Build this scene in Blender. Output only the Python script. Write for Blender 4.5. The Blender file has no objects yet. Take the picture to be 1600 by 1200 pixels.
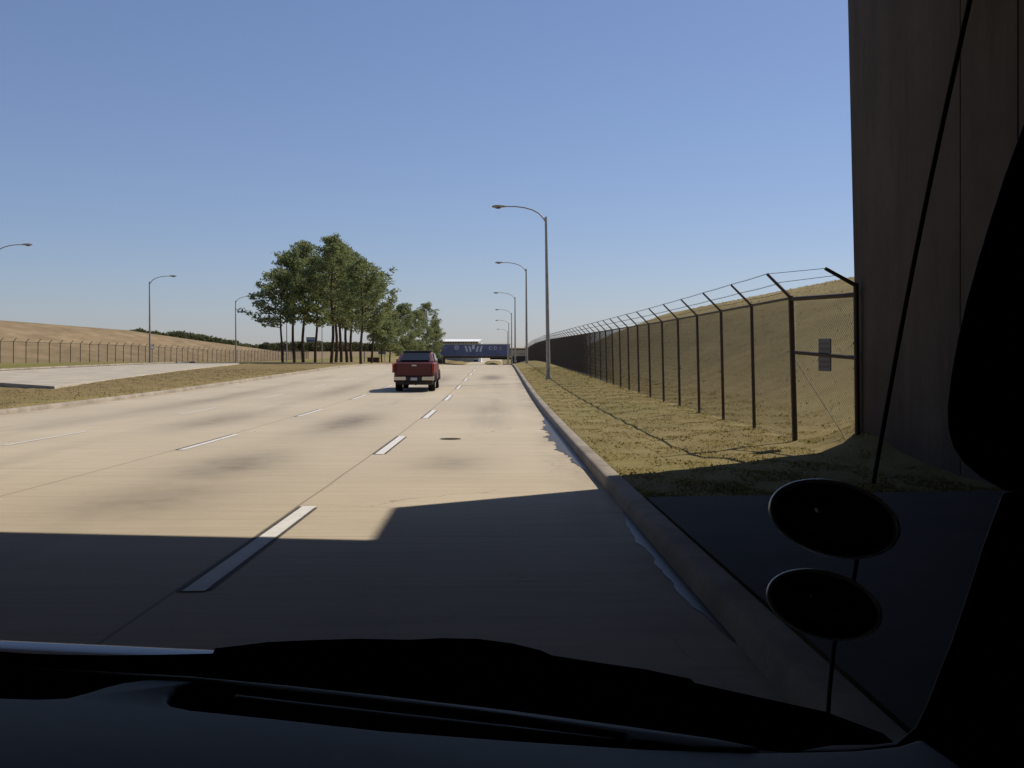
import bpy, bmesh, math, random
import numpy as np
from mathutils import Vector, Matrix
R = math.radians
random.seed(7)
SC = bpy.context.scene
COL = SC.collection

# ------------------------------------------------------------------ camera, world, sun
EYE, YAW, FPX, HY = 1.49, 0.0118, 1600.0, 541.0
cam_d = bpy.data.cameras.new("camera")
cam = bpy.data.objects.new("camera", cam_d)
COL.objects.link(cam)
cam_d.sensor_width = 36.0
cam_d.lens = 36.0
cam_d.shift_y = -(600 - HY) / 1600.0
cam_d.clip_start = 0.05
cam_d.clip_end = 9000
cam.location = (0, 0, EYE)
cam.rotation_euler = (R(90), 0, -YAW)
SC.camera = cam

SUN_EL, SUN_AZ = R(44), R(52)           # azimuth clockwise from the road direction (+Y)
W = bpy.data.worlds.new("World")
SC.world = W
W.use_nodes = True
wn = W.node_tree
sky = wn.nodes.new('ShaderNodeTexSky')
sky.sky_type = 'NISHITA'
sky.sun_disc = False
sky.sun_elevation = SUN_EL
sky.sun_rotation = SUN_AZ
sky.altitude = 30
sky.air_density = 1.0
sky.dust_density = 0.25
sky.ozone_density = 4.0
bg = wn.nodes['Background']
bg.inputs[1].default_value = 0.119
tint = wn.nodes.new('ShaderNodeMix'); tint.data_type = 'RGBA'; tint.blend_type = 'MULTIPLY'
tint.inputs[0].default_value = 1.0
tint.inputs[7].default_value = (0.94, 0.98, 1.21, 1)
gam = wn.nodes.new('ShaderNodeGamma'); gam.inputs[1].default_value = 0.74   # a flatter, greyer sky
wn.links.new(sky.outputs[0], gam.inputs[0])
wn.links.new(gam.outputs[0], tint.inputs[6])
wn.links.new(tint.outputs[2], bg.inputs[0])
sl = bpy.data.lights.new("sun", 'SUN')
sl.energy = 4.9
sl.angle = R(0.5)
sl.color = (1.0, 0.93, 0.82)
so = bpy.data.objects.new("sun", sl)
COL.objects.link(so)
sdir = Vector((math.sin(SUN_AZ) * math.cos(SUN_EL), math.cos(SUN_AZ) * math.cos(SUN_EL), math.sin(SUN_EL)))
so.rotation_euler = (-sdir).to_track_quat('-Z', 'Y').to_euler()
so.location = (60, 40, 80)
SC.view_settings.view_transform = 'Standard'
SC.view_settings.look = 'None'
SC.view_settings.exposure = 0.0
SC.view_settings.gamma = 1.0

# ------------------------------------------------------------------ helpers
def ray(px, py):
    u = (px - 800) / FPX
    return Vector((math.cos(YAW) * u + math.sin(YAW), math.cos(YAW) - math.sin(YAW) * u, -(py - HY) / FPX))

def at(px, py, depth):                  # the point `depth` metres ahead that is seen at px, py
    return ray(px, py) * depth + Vector((0, 0, EYE))

def at_plane(px, py, z):
    d = ray(px, py)
    return d * ((z - EYE) / d.z) + Vector((0, 0, EYE))

def x_at(px, Y):
    d = ray(px, HY)
    return d.x / d.y * Y

class MB:
    def __init__(s):
        s.v = []; s.f = []
    def box(s, x0, x1, y0, y1, z0, z1):
        b = len(s.v)
        s.v += [(x0, y0, z0), (x1, y0, z0), (x1, y1, z0), (x0, y1, z0), (x0, y0, z1), (x1, y0, z1), (x1, y1, z1), (x0, y1, z1)]
        s.f += [(b + 3, b + 2, b + 1, b), (b + 4, b + 5, b + 6, b + 7), (b, b + 1, b + 5, b + 4), (b + 1, b + 2, b + 6, b + 5), (b + 2, b + 3, b + 7, b + 6), (b + 3, b, b + 4, b + 7)]
        return s
    def tube(s, pts, rad, n=8, cap=True):
        pts = [Vector(p) for p in pts]
        if not hasattr(rad, '__len__'): rad = [rad] * len(pts)
        rings = []
        prev = None
        for i, p in enumerate(pts):
            t = (pts[min(i + 1, len(pts) - 1)] - pts[max(i - 1, 0)]).normalized()
            if prev is None:
                a = t.cross(Vector((0, 0, 1)))
                if a.length < .01: a = t.cross(Vector((0, 1, 0)))
            else:
                a = prev - t * prev.dot(t)
            a.normalize(); prev = a
            c = t.cross(a)
            b = len(s.v)
            for k in range(n):
                th = 2 * math.pi * k / n
                q = p + (a * math.cos(th) + c * math.sin(th)) * rad[i]
                s.v.append(tuple(q))
            rings.append(b)
        for i in range(len(rings) - 1):
            for k in range(n):
                k2 = (k + 1) % n
                s.f.append((rings[i] + k, rings[i] + k2, rings[i + 1] + k2, rings[i + 1] + k))
        if cap:
            s.f.append(tuple(rings[0] + k for k in reversed(range(n))))
            s.f.append(tuple(rings[-1] + k for k in range(n)))
        return s
    def loft(s, rings, cap=True):
        b = len(s.v); n = len(rings[0])
        for r_ in rings: s.v += [tuple(p) for p in r_]
        for i in range(len(rings) - 1):
            for k in range(n):
                k2 = (k + 1) % n
                s.f.append((b + i * n + k, b + i * n + k2, b + (i + 1) * n + k2, b + (i + 1) * n + k))
        if cap:
            s.f.append(tuple(b + k for k in reversed(range(n))))
            s.f.append(tuple(b + (len(rings) - 1) * n + k for k in range(n)))
        return s
    def prism(s, poly, d):              # 3-D polygon pushed along vector d
        d = Vector(d); b = len(s.v); n = len(poly)
        s.v += [tuple(p) for p in poly] + [tuple(Vector(p) + d) for p in poly]
        s.f.append(tuple(b + k for k in range(n)))
        s.f.append(tuple(b + n + k for k in reversed(range(n))))
        for k in range(n):
            k2 = (k + 1) % n
            s.f.append((b + k, b + n + k, b + n + k2, b + k2))
        return s
    def build(s, name, mat, parent=None, smooth=False, bevel=0.0, segs=2, fix=True):
        me = bpy.data.meshes.new(name)
        me.from_pydata(s.v, [], s.f)
        if fix or bevel:
            bm = bmesh.new(); bm.from_mesh(me)
            bmesh.ops.recalc_face_normals(bm, faces=bm.faces)
            if bevel:
                es = [e for e in bm.edges if len(e.link_faces) == 2 and e.calc_face_angle(0) > R(35)]
                bmesh.ops.bevel(bm, geom=es, offset=bevel, segments=segs, affect='EDGES', profile=.5, clamp_overlap=True)
            bm.to_mesh(me); bm.free()
        me.materials.append(mat)
        if smooth:
            me.shade_smooth()
            if smooth != 'all': me.set_sharp_from_angle(angle=R(40))
        me.update()
        return link(name, me, parent)

def link(name, data, parent=None):
    o = bpy.data.objects.new(name, data)
    COL.objects.link(o)
    if parent is not None: o.parent = parent
    return o

def tag(o, label=None, cat=None, group=None, kind=None):
    if label: o['label'] = label
    if cat: o['category'] = cat
    if group: o['group'] = group
    if kind: o['kind'] = kind
    return o

def thing(name, loc, label, cat, group=None, rz=0.0):
    o = link(name, None)
    o.location = loc; o.rotation_euler = (0, 0, rz)
    return tag(o, label, cat, group)

def copy_tree(o, parent=None):
    c = o.copy(); COL.objects.link(c)
    if parent is not None: c.parent = parent
    for ch in list(o.children): copy_tree(ch, c)
    return c

def fast_mesh(name, V, F, k, mat, parent=None, smooth=False):   # numpy arrays: verts and k-gons
    me = bpy.data.meshes.new(name)
    me.vertices.add(len(V)); me.vertices.foreach_set('co', np.asarray(V, np.float32).ravel())
    n = len(F)
    me.loops.add(n * k); me.loops.foreach_set('vertex_index', np.asarray(F, np.int32).ravel())
    me.polygons.add(n)
    me.polygons.foreach_set('loop_start', np.arange(n, dtype=np.int32) * k)
    me.update(calc_edges=True); me.validate()
    me.materials.append(mat)
    if smooth: me.shade_smooth()
    return link(name, me, parent)

def interp(tab, x):
    return float(np.interp(x, [a for a, b in tab], [b for a, b in tab]))

def S(t):
    t = min(1.0, max(0.0, t))
    return t * t * (3 - 2 * t)

# ------------------------------------------------------------------ materials
class N:
    def __init__(s, name):
        s.m = bpy.data.materials.new(name); s.m.use_nodes = True
        s.t = s.m.node_tree
        s.b = s.t.nodes['Principled BSDF']; s.out = s.t.nodes['Material Output']
        s.co = s.t.nodes.new('ShaderNodeTexCoord')
        s.geo = s.t.nodes.new('ShaderNodeNewGeometry')
    def put(s, sock, v):
        if hasattr(v, 'node'): s.t.links.new(v, sock)
        elif isinstance(v, (tuple, list)):
            sock.default_value = tuple(v) + ((1,) if len(v) == 3 and len(sock.default_value) == 4 else ())
        else: sock.default_value = v
    def math(s, op, a, b=0.0, c=0.0, clamp=False):
        n = s.t.nodes.new('ShaderNodeMath'); n.operation = op; n.use_clamp = clamp
        for i, v in enumerate((a, b, c)): s.put(n.inputs[i], v)
        return n.outputs[0]
    def pos(s, scale=(1, 1, 1), obj=False):
        n = s.t.nodes.new('ShaderNodeMapping'); n.inputs['Scale'].default_value = scale
        s.t.links.new(s.co.outputs['Object'] if obj else s.geo.outputs['Position'], n.inputs[0])
        return n.outputs[0]
    def noise(s, sc, det=4, rough=.55, vec=None, dist=0.0):
        n = s.t.nodes.new('ShaderNodeTexNoise')
        n.inputs['Scale'].default_value = sc; n.inputs['Detail'].default_value = det
        n.inputs['Roughness'].default_value = rough; n.inputs['Distortion'].default_value = dist
        s.t.links.new(vec or s.pos(), n.inputs['Vector'])
        return n.outputs['Fac']
    def ramp(s, fac, stops):
        n = s.t.nodes.new('ShaderNodeValToRGB')
        e = n.color_ramp.elements
        while len(e) < len(stops): e.new(.5)
        for i, (p, c) in enumerate(stops):
            e[i].position = p
            e[i].color = (c, c, c, 1) if not hasattr(c, '__len__') else tuple(c) + (1,)
        s.t.links.new(fac, n.inputs[0])
        return n.outputs[0]
    def mix(s, fac, a, b, mode='MIX'):
        n = s.t.nodes.new('ShaderNodeMix'); n.data_type = 'RGBA'; n.blend_type = mode
        s.put(n.inputs[0], fac); s.put(n.inputs[6], a); s.put(n.inputs[7], b)
        return n.outputs[2]
    def xyz(s):
        n = s.t.nodes.new('ShaderNodeSeparateXYZ')
        s.t.links.new(s.geo.outputs['Position'], n.inputs[0])
        return n.outputs
    def bump(s, h, strength=.3, dist=.02):
        n = s.t.nodes.new('ShaderNodeBump')
        n.inputs['Strength'].default_value = strength; n.inputs['Distance'].default_value = dist
        s.t.links.new(h, n.inputs['Height']); s.t.links.new(n.outputs[0], s.b.inputs['Normal'])
    def done(s, col=None, rough=.8, metal=0.0, spec=.3):
        if col is not None: s.put(s.b.inputs['Base Color'], col)
        s.put(s.b.inputs['Roughness'], rough); s.put(s.b.inputs['Metallic'], metal)
        s.b.inputs['Specular IOR Level'].default_value = spec
        return s.m

def simple(name, col, rough=.6, metal=0., spec=.3, var=.25, sc=6., obj=True):
    m = N(name)
    f = m.noise(sc, 5, .6, m.pos(obj=obj))
    lo = tuple(c * (1 - var) for c in col); hi = tuple(min(1, c * (1 + var)) for c in col)
    return m.done(m.ramp(f, [(.3, lo), (.7, hi)]), rough, metal, spec)

LANE, L1 = 3.65, -2.06
XK, XL = 1.305, -14.53                  # faces of the right and the left kerb

def road_material():
    m = N('road_concrete')
    x, y, z = m.xyz()
    big = m.noise(.16, 5, .6)
    fine = m.noise(14, 6, .75)
    grain = m.noise(70, 3, .8)
    base = m.ramp(big, [(.3, (.44, .365, .258)), (.5, (.485, .405, .288)), (.72, (.535, .455, .325))])
    base = m.mix(m.math('MULTIPLY', m.ramp(fine, [(.3, 0.), (.7, 1.)]), .22), base, (.28, .23, .165))
    base = m.mix(m.math('MULTIPLY', m.ramp(grain, [(.35, 0.), (.7, 1.)]), .18), base, (.60, .515, .375))
    # oily darkening along the middle of each lane, in streaks
    ph = m.math('FRACT', m.math('DIVIDE', m.math('SUBTRACT', x, L1 - 4 * LANE), LANE))
    mid = m.math('SUBTRACT', 1.0, m.math('MULTIPLY', m.math('ABSOLUTE', m.math('SUBTRACT', ph, .5)), 3.4), clamp=True)
    streak = m.ramp(m.noise(1.0, 4, .6, m.pos((.55, .065, 1))), [(.46, 0.), (.68, 1.)])
    oil = m.math('MULTIPLY', m.math('MULTIPLY', mid, streak), .42)
    base = m.mix(oil, base, (.14, .117, .095))
    # separate stains with a place of their own
    blots = [(-.5, 66, .75, 5.0, .62), (-3.9, 26.5, .75, 4.2, .55), (-4.1, 15.8, .8, 2.6, .5), (-4.0, 11.8, 1.0, 1.9, .38), (-7.5, 27.5, .8, 4.5, .38), (-.75, 16.0, .7, 1.7, .28),
             (-3.6, 62, .7, 9, .35), (-7.4, 47, .8, 8, .3), (-11.1, 40, .8, 8, .25), (-.4, 33, .6, 3, .2)]
    nz = m.noise(2.2, 4, .6)
    tot = None
    for (bx, by, rx, ry, k) in blots:
        dx = m.math('POWER', m.math('ABSOLUTE', m.math('DIVIDE', m.math('SUBTRACT', x, bx), rx)), 2.)
        dy = m.math('POWER', m.math('ABSOLUTE', m.math('DIVIDE', m.math('SUBTRACT', y, by), ry)), 2.)
        q = m.math('ADD', m.math('ADD', dx, dy), m.math('MULTIPLY', m.math('SUBTRACT', nz, .5), 1.2))
        e = m.math('MULTIPLY', m.math('POWER', 2.718, m.math('MULTIPLY', q, -1.2)), k)
        tot = e if tot is None else m.math('MAXIMUM', tot, e)
    base = m.mix(m.math('MINIMUM', m.math('MULTIPLY', tot, 1.25), .72), base, (.085, .072, .06))
    # seams along the lanes and across them
    for k, (hw, st) in enumerate(((.013, .65), (.013, .65), (.010, .4))):
        wob = m.math('MULTIPLY', m.math('SUBTRACT', m.noise(.35, 3), .5), .05)
        d = m.math('ABSOLUTE', m.math('ADD', m.math('SUBTRACT', x, L1 - k * LANE - .13), wob))
        base = m.mix(m.math('MULTIPLY', m.math('LESS_THAN', d, hw), st), base, (.09, .07, .055))
    fy = m.math('ABSOLUTE', m.math('SUBTRACT', m.math('FRACT', m.math('DIVIDE', y, 6.1)), .5))
    base = m.mix(m.math('MULTIPLY', m.math('LESS_THAN', fy, .0026), .42), base, (.2, .16, .12))
    vr = m.t.nodes.new('ShaderNodeTexVoronoi'); vr.feature = 'DISTANCE_TO_EDGE'; vr.inputs['Scale'].default_value = 1.0
    mp = m.t.nodes.new('ShaderNodeVectorMath'); mp.operation = 'ADD'
    nv = m.t.nodes.new('ShaderNodeTexNoise'); nv.inputs['Scale'].default_value = 1.6; nv.inputs['Detail'].default_value = 5
    m.t.links.new(m.pos((.16, .11, 1)), mp.inputs[0]); m.t.links.new(m.pos(), nv.inputs['Vector'])
    sc_ = m.t.nodes.new('ShaderNodeVectorMath'); sc_.operation = 'SCALE'; sc_.inputs['Scale'].default_value = .12
    m.t.links.new(nv.outputs['Color'], sc_.inputs[0]); m.t.links.new(sc_.outputs[0], mp.inputs[1]); m.t.links.new(mp.outputs[0], vr.inputs['Vector'])
    crack = m.math('MULTIPLY', m.math('LESS_THAN', vr.outputs['Distance'], .0016), m.ramp(big, [(.48, 0.), (.56, .5)]))
    base = m.mix(crack, base, (.14, .11, .085))
    slab = m.noise(.9, 5, .7, m.pos((.28, .05, 1)))
    base = m.mix(m.math('MULTIPLY', m.ramp(slab, [(.4, 0.), (.62, 1.)]), .22), base, (.345, .29, .215))
    # transverse tining, dirty gutters
    tine = m.noise(1.0, 3, .7, m.pos((.5, 9., 1)))
    base = m.mix(m.math('MULTIPLY', m.ramp(tine, [(.42, 0.), (.66, 1.)]), .26), base, (.28, .225, .16))
    gut = m.math('MULTIPLY', m.math('SUBTRACT', m.math('ABSOLUTE', m.math('SUBTRACT', x, (XK + XL) / 2)), (XK - XL) / 2 - .75), 1.6, clamp=True)
    base = m.mix(m.math('MULTIPLY', gut, m.math('MULTIPLY', m.ramp(m.noise(1.5, 4, .6, m.pos((1, .35, 1))), [(.35, 0.), (.7, 1.)]), .55)), base, (.17, .138, .10))
    m.bump(m.math('ADD', m.math('MULTIPLY', grain, .5), tine), .25, .01)
    return m.done(base, .85, 0, .25)

def grass_material():
    m = N('dry_grass')
    x, y, z = m.xyz()
    big = m.noise(.10, 5, .65)
    med = m.noise(.8, 6, .7)
    fine = m.noise(9, 6, .8)
    c = m.ramp(med, [(.28, (.17, .132, .052)), (.5, (.255, .193, .08)), (.74, (.34, .255, .115))])
    g = m.ramp(big, [(.42, 0.), (.62, 1.)])
    c = m.mix(m.math('MULTIPLY', g, .5), c, (.185, .18, .06))
    c = m.mix(m.math('MULTIPLY', m.ramp(fine, [(.35, 0.), (.62, 1.)]), .35), c, (.14, .105, .04))
    # the banks are dry straw
    bank_r = m.math('MULTIPLY', m.math('SUBTRACT', x, 6.5), .14, clamp=True)
    bank_l = m.math('MULTIPLY', m.math('SUBTRACT', -52., x), .10, clamp=True)
    streak = m.noise(.5, 5, .65, m.pos((.7, .25, 2.0)))
    straw = m.ramp(streak, [(.28, (.205, .155, .062)), (.5, (.285, .215, .09)), (.72, (.37, .285, .125))])
    straw_l = m.ramp(streak, [(.28, (.16, .115, .065)), (.5, (.22, .16, .092)), (.72, (.30, .215, .13))])
    c = m.mix(m.math('MULTIPLY', bank_r, .85), c, straw)
    c = m.mix(m.math('MULTIPLY', bank_l, .95), c, straw_l)
    # greener strip below the far-left fence, browner median
    gs = m.math('SUBTRACT', 1.0, m.math('MULTIPLY', m.math('ABSOLUTE', m.math('ADD', x, 46.)), .11), clamp=True)
    c = m.mix(m.math('MULTIPLY', gs, .8), c, m.ramp(med, [(.3, (.10, .105, .02)), (.7, (.19, .175, .045))]))
    md = m.math('SUBTRACT', 1.0, m.math('MULTIPLY', m.math('ABSOLUTE', m.math('ADD', x, 21.)), .10), clamp=True)
    c = m.mix(m.math('MULTIPLY', md, .6), c, m.ramp(med, [(.3, (.13, .088, .042)), (.7, (.23, .152, .072))]))
    m.bump(m.math('ADD', fine, med), .5, .05)
    return m.done(c, .95, 0, .1)

def blade_material(name, a, b, c):
    m = N(name)
    f = m.noise(1.3, 4, .7)
    r = m.noise(40, 1, .5)
    col = m.mix(m.ramp(r, [(.35, 0.), (.65, 1.)]), m.ramp(f, [(.35, a), (.65, b)]), c)
    tr = m.t.nodes.new('ShaderNodeBsdfTranslucent'); m.put(tr.inputs[0], col)
    mx = m.t.nodes.new('ShaderNodeMixShader'); mx.inputs[0].default_value = .5
    m.done(col, .9, 0, .1)
    m.t.links.new(m.b.outputs[0], mx.inputs[1]); m.t.links.new(tr.outputs[0], mx.inputs[2])
    m.t.links.new(mx.outputs[0], m.out.inputs[0])
    return m.m

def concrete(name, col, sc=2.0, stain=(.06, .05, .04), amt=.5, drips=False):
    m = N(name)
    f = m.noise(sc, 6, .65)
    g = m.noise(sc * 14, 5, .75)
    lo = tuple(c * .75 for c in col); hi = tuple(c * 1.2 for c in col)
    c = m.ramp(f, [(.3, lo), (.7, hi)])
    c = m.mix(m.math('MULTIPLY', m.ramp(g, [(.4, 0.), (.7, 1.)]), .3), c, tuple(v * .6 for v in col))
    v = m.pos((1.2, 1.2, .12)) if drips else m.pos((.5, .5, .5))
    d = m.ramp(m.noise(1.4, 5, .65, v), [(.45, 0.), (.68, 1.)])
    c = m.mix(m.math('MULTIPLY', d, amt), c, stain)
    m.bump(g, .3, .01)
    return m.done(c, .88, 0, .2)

def needle_material(name='pine_needles', k=1.0):
    m = N(name)
    oi = m.t.nodes.new('ShaderNodeObjectInfo')
    f = m.noise(.55, 4, .65)
    h = m.noise(6, 2, .6)
    c = m.ramp(f, [(.3, (.14, .185, .08)), (.52, (.215, .25, .105)), (.72, (.30, .315, .125))])
    c = m.mix(m.math('MULTIPLY', h, .25), c, (.27, .25, .10))
    c = m.mix(m.math('MULTIPLY', oi.outputs['Random'], .2), c, (.15, .17, .09))
    if k != 1.0: c = m.mix(1.0, c, (k, k * .92, k * .95), 'MULTIPLY')
    tr = m.t.nodes.new('ShaderNodeBsdfTranslucent'); m.put(tr.inputs[0], c)
    mx = m.t.nodes.new('ShaderNodeMixShader'); mx.inputs[0].default_value = .42
    m.done(c, .75, 0, .15)
    m.t.links.new(m.b.outputs[0], mx.inputs[1]); m.t.links.new(tr.outputs[0], mx.inputs[2])
    m.t.links.new(mx.outputs[0], m.out.inputs[0])
    return m.m

def metal_steel(name, col, rough=.5, metal=.6):
    return simple(name, col, rough, metal, .4, .22, 3.)

def water_material():
    m = N('gutter_water')
    m.bump(m.noise(18, 3, .5), .06, .01)
    return m.done((.07, .062, .053), .4, 0, .14)

M = dict(
    road=road_material(), grass=grass_material(),
    blade=blade_material('grass_blades', (.27, .21, .08), (.36, .27, .115), (.24, .205, .065)),
    straw=blade_material('straw_blades', (.26, .20, .10), (.37, .285, .14), (.22, .17, .08)),
    kerb=concrete('kerb_concrete', (.33, .28, .215), 1.5, (.14, .11, .08), .55),
    pale=concrete('pale_concrete', (.44, .385, .295), .6, (.3, .26, .2), .4),
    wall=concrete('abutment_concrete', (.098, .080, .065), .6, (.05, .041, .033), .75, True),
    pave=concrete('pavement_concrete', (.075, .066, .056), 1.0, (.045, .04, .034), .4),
    paint_w=simple('worn_white_paint', (.64, .61, .56), .7, 0, .2, .12, 9, False),
    paint_k=simple('black_marking', (.075, .063, .052), .8, 0, .2, .3, 9, False),
    soil=simple('dark_soil', (.045, .036, .02), .95, 0, .1, .4, 6, False),
    water=water_material(),
    steel=metal_steel('galvanised_steel', (.34, .31, .27), .55, .35),
    dark_steel=metal_steel('dark_fence_steel', (.075, .057, .045), .65, .25),
    mesh_steel=metal_steel('chain_link_wire', (.075, .062, .048), .6, .25),
    bark=simple('pine_bark', (.085, .058, .042), .95, 0, .1, .45, 4, False),
    needle=needle_material(),
    wood=needle_material('far_wood_foliage', .5),
    rubber=simple('black_rubber', (.012, .012, .012), .8, 0, .2, .2, 8),
    glass_dark=simple('dark_glass', (.008, .009, .011), .08, 0, .5, .1, 2),
    glass_tint=simple('tinted_glass', (.010, .011, .012), .35, 0, .12, .1, 2),
    chrome=simple('dull_chrome', (.62, .58, .50), .28, .85, .5, .1, 4),
    red=simple('dark_red_paint', (.10, .016, .014), .45, 0, .5, .12, 2),
    lens=simple('red_lens', (.40, .022, .018), .2, 0, .5, .1, 9),
    plastic=simple('grey_plastic', (.035, .034, .033), .55, 0, .3, .2, 6),
    dash=simple('dashboard_vinyl', (.078, .084, .09), .6, 0, .35, .12, 90),
    black=simple('black_trim', (.004, .004, .004), .7, 0, .15, .2, 8),
    white_paint=simple('white_hood_paint', (.55, .56, .62), .12, 0, .5, .05, 2),
    blue=simple('blue_panel', (.115, .13, .22), .6, 0, .3, .2, .3),
    cream=simple('faded_white_print', (.50, .52, .55), .7, 0, .2, .1, 1),
    pink=simple('faded_pink_print', (.46, .30, .38), .7, 0, .2, .1, 1),
    brown=simple('brown_girder', (.10, .078, .06), .8, 0, .2, .2, .5),
    white=simple('white_roof_sheet', (.85, .84, .80), .6, 0, .3, .05, .5),
    sign_grey=simple('weathered_sign', (.19, .19, .205), .6, 0, .3, .2, 5),
    sign_band=simple('faded_sign_band', (.13, .13, .145), .6, 0, .3, .2, 5),
    brick=simple('brown_brick', (.10, .05, .035), .9, 0, .1, .3, 3),
    tower=simple('grey_facade', (.45, .46, .47), .8, 0, .2, .1, .3),
)

# ------------------------------------------------------------------ terrain heights
def r(Y):                               # the road: falls to a low point, rises gently, then falls away
    s0, Y1, Y2, s2 = -.025, .5, 51., .003
    if Y < Y1: return s0 * max(Y, -4)
    t = min(Y, Y2) - Y1
    z = s0 * Y1 + s0 * t + (s2 - s0) * t * t / (2 * (Y2 - Y1))
    if Y > Y2: z += s2 * (min(Y, 85) - Y2)
    if Y > 85:
        u = min(Y, 125) - 85
        s3 = -.019
        z += s2 * u + (s3 - s2) * u * u / 80
        if Y > 125: z += s3 * (min(Y, 400) - 125)
        if Y > 400: z += -.002 * (min(Y, 700) - 400)
    return z
FZ = [(-40, -.02), (10, -.05), (17, -.11), (25, -.16), (32, -.19), (107, -.24), (142, -.5), (170, -.97), (190, -1.46), (400, -5.8), (5000, -6.5)]
CR = [(-40, 4.7), (95, 4.7), (124, 3.8), (160, 2.0), (200, -.2), (400, -5.6), (5000, -6.4)]
BL = [(-40, -.3), (60, -.36), (114, -.38), (150, -.8), (211, -1.9), (300, -2.2), (800, -2.6), (5000, -3.2)]
HL = [(-40, 6.0), (160, 5.6), (183, 5.3), (215, 4.9), (259, 3.2), (305, 1.6), (400, -2.2), (5000, -3.2)]
XF = 4.95                               # fence line
def G(X, Y):
    rr = r(Y)
    if X >= 1.4:
        zf = interp(FZ, Y)
        if X < XF: z = (rr + .13) + (zf - rr - .13) * S((X - 1.5) / 3.2)
        else:
            cr = interp(CR, Y)
            z = zf + (cr - zf) * S((X - XF - .3) / 11.6)
            if X > XF: z += .5 * math.exp(-((X - 6.0) / .7) ** 2 - ((Y - 15.6) / 1.6) ** 2)
            if X > 17: z -= .03 * (min(X, 120) - 17) * (1 if cr > 0 else 0)
        return z
    if X <= -14.6:
        bl = interp(BL, Y); hl = interp(HL, Y)
        w = 5 + 25 * S((Y - 170) / 150)
        z = (rr + .12) + (bl - rr - .12) * S((-X - 14.7) / w)
        z += (hl - bl) * S((-X - 57) / 22)
        z -= .42 * math.exp(-((X + 29) / 6.5) ** 2 - ((Y - 45.5) / 6.0) ** 2)
        return z
    return rr - .08

xs = [-3000, -1500, -800, -500, -350, -250, -180, -140, -115, -100, -92, -86, -82] + list(np.arange(-80, -54, 2.)) + list(np.arange(-54, -15, 1.0)) + [-14.74, -14.70, -12, -6, 0, 1.40, 1.44] + list(np.arange(1.6, 18.4, .45)) + [19, 21, 24, 28, 34, 45, 60, 90, 130, 200, 350, 700, 1500, 3000]
ys = list(np.arange(-60, 0, 10.)) + list(np.arange(0, 70, 1.)) + list(np.arange(70, 140, 2.)) + list(np.arange(140, 320, 5.)) + list(np.arange(320, 560, 16.)) + [600, 700, 850, 1100, 1500, 2200, 3500, 6000]
def gz(X, Y):
    if X in (-14.70, 1.40): return r(Y) - .08
    z = G(X, Y)
    if 1.5 < X < 17 or -50 < X < -15:
        if 0 < Y < 120: z += .012 * (math.sin(X * 5.1 + Y * 2.3) + math.sin(X * 2.7 - Y * 3.1))
    return z
V = [(X, Y, gz(X, Y)) for Y in ys for X in xs]
nx = len(xs)
Fq = [(j * nx + i, j * nx + i + 1, (j + 1) * nx + i + 1, (j + 1) * nx + i) for j in range(len(ys) - 1) for i in range(nx - 1)]
tag(fast_mesh('ground', V, Fq, 4, M['grass'], smooth=True), 'dry yellow-brown grass on the verges, median and banks', 'ground', kind='structure')

def strip(name, profile, mat, y0, y1, step, label, cat):   # a section (x, dz above road) swept along the road
    m = MB(); n = len(profile)
    Ys = list(np.arange(y0, y1, step)) + [y1]
    for Y in Ys:
        for (x, dz) in profile: m.v.append((x, Y, r(Y) + dz))
    for j in range(len(Ys) - 1):
        for i in range(n - 1):
            m.f.append((j * n + i, j * n + i + 1, (j + 1) * n + i + 1, (j + 1) * n + i))
    return tag(m.build(name, mat, smooth=True, fix=False), label, cat, kind='structure')

strip('road', [(x, 0) for x in np.linspace(XL - .02, XK + .02, 14)], M['road'], -60, 700, 2.0, 'wide pale concrete road with oil stains and lane seams', 'road')
strip('kerb', [(XK + .20, -.05), (XK + .20, .15), (XK + .05, .152), (XK + .02, .135), (XK, .10), (XK - .012, -.02)][::-1], M['kerb'], -60, 420, 1.0, 'low concrete kerb along the grass verge by the fence', 'kerb')
strip('kerb', [(XL - .20, -.05), (XL - .20, .145), (XL - .05, .147), (XL - .02, .13), (XL, .10), (XL + .012, -.02)], M['kerb'], -60, 420, 1.0, 'sunlit concrete kerb along the grassy median', 'kerb')

# lane markings: white dashes, the ones on the first line edged in black
mk = MB(); mb = MB()
def flat(m, x0, x1, y0, y1, dz):
    b = len(m.v)
    Ys = np.linspace(y0, y1, 4)
    for Y in Ys: m.v += [(x0, Y, r(Y) + dz), (x1, Y, r(Y) + dz)]
    for j in range(3): m.f.append((b + 2 * j, b + 2 * j + 1, b + 2 * j + 3, b + 2 * j + 2))
for k in range(24):
    y0 = 6.9 + 10.6 * k
    flat(mk, L1 - .075, L1 + .075, y0, y0 + 4.2, .008)
    flat(mb, L1 - .118, L1 - .076, y0, y0 + 4.2, .005); flat(mb, L1 + .076, L1 + .108, y0 + .05, y0 + 4.1, .005)
    y1 = 7.8 + 10.6 * k
    flat(mk, L1 - LANE - .06, L1 - LANE + .06, y1, y1 + 3.9, .008)
    flat(mb, L1 - LANE - .12, L1 - LANE - .061, y1, y1 + 3.9, .005)
    y2 = 8.8 + 10.6 * k
    flat(mk, L1 - 2 * LANE - .045, L1 - 2 * LANE + .045, y2, y2 + 3.9, .008)
tag(mk.build('lane_markings', M['paint_w'], fix=False), 'white dashed lane lines painted on the concrete', 'lane markings', kind='structure')
tag(mb.build('lane_marking_borders', M['paint_k'], fix=False), 'black edging beside the white lane dashes', 'lane markings', kind='structure')

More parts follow.
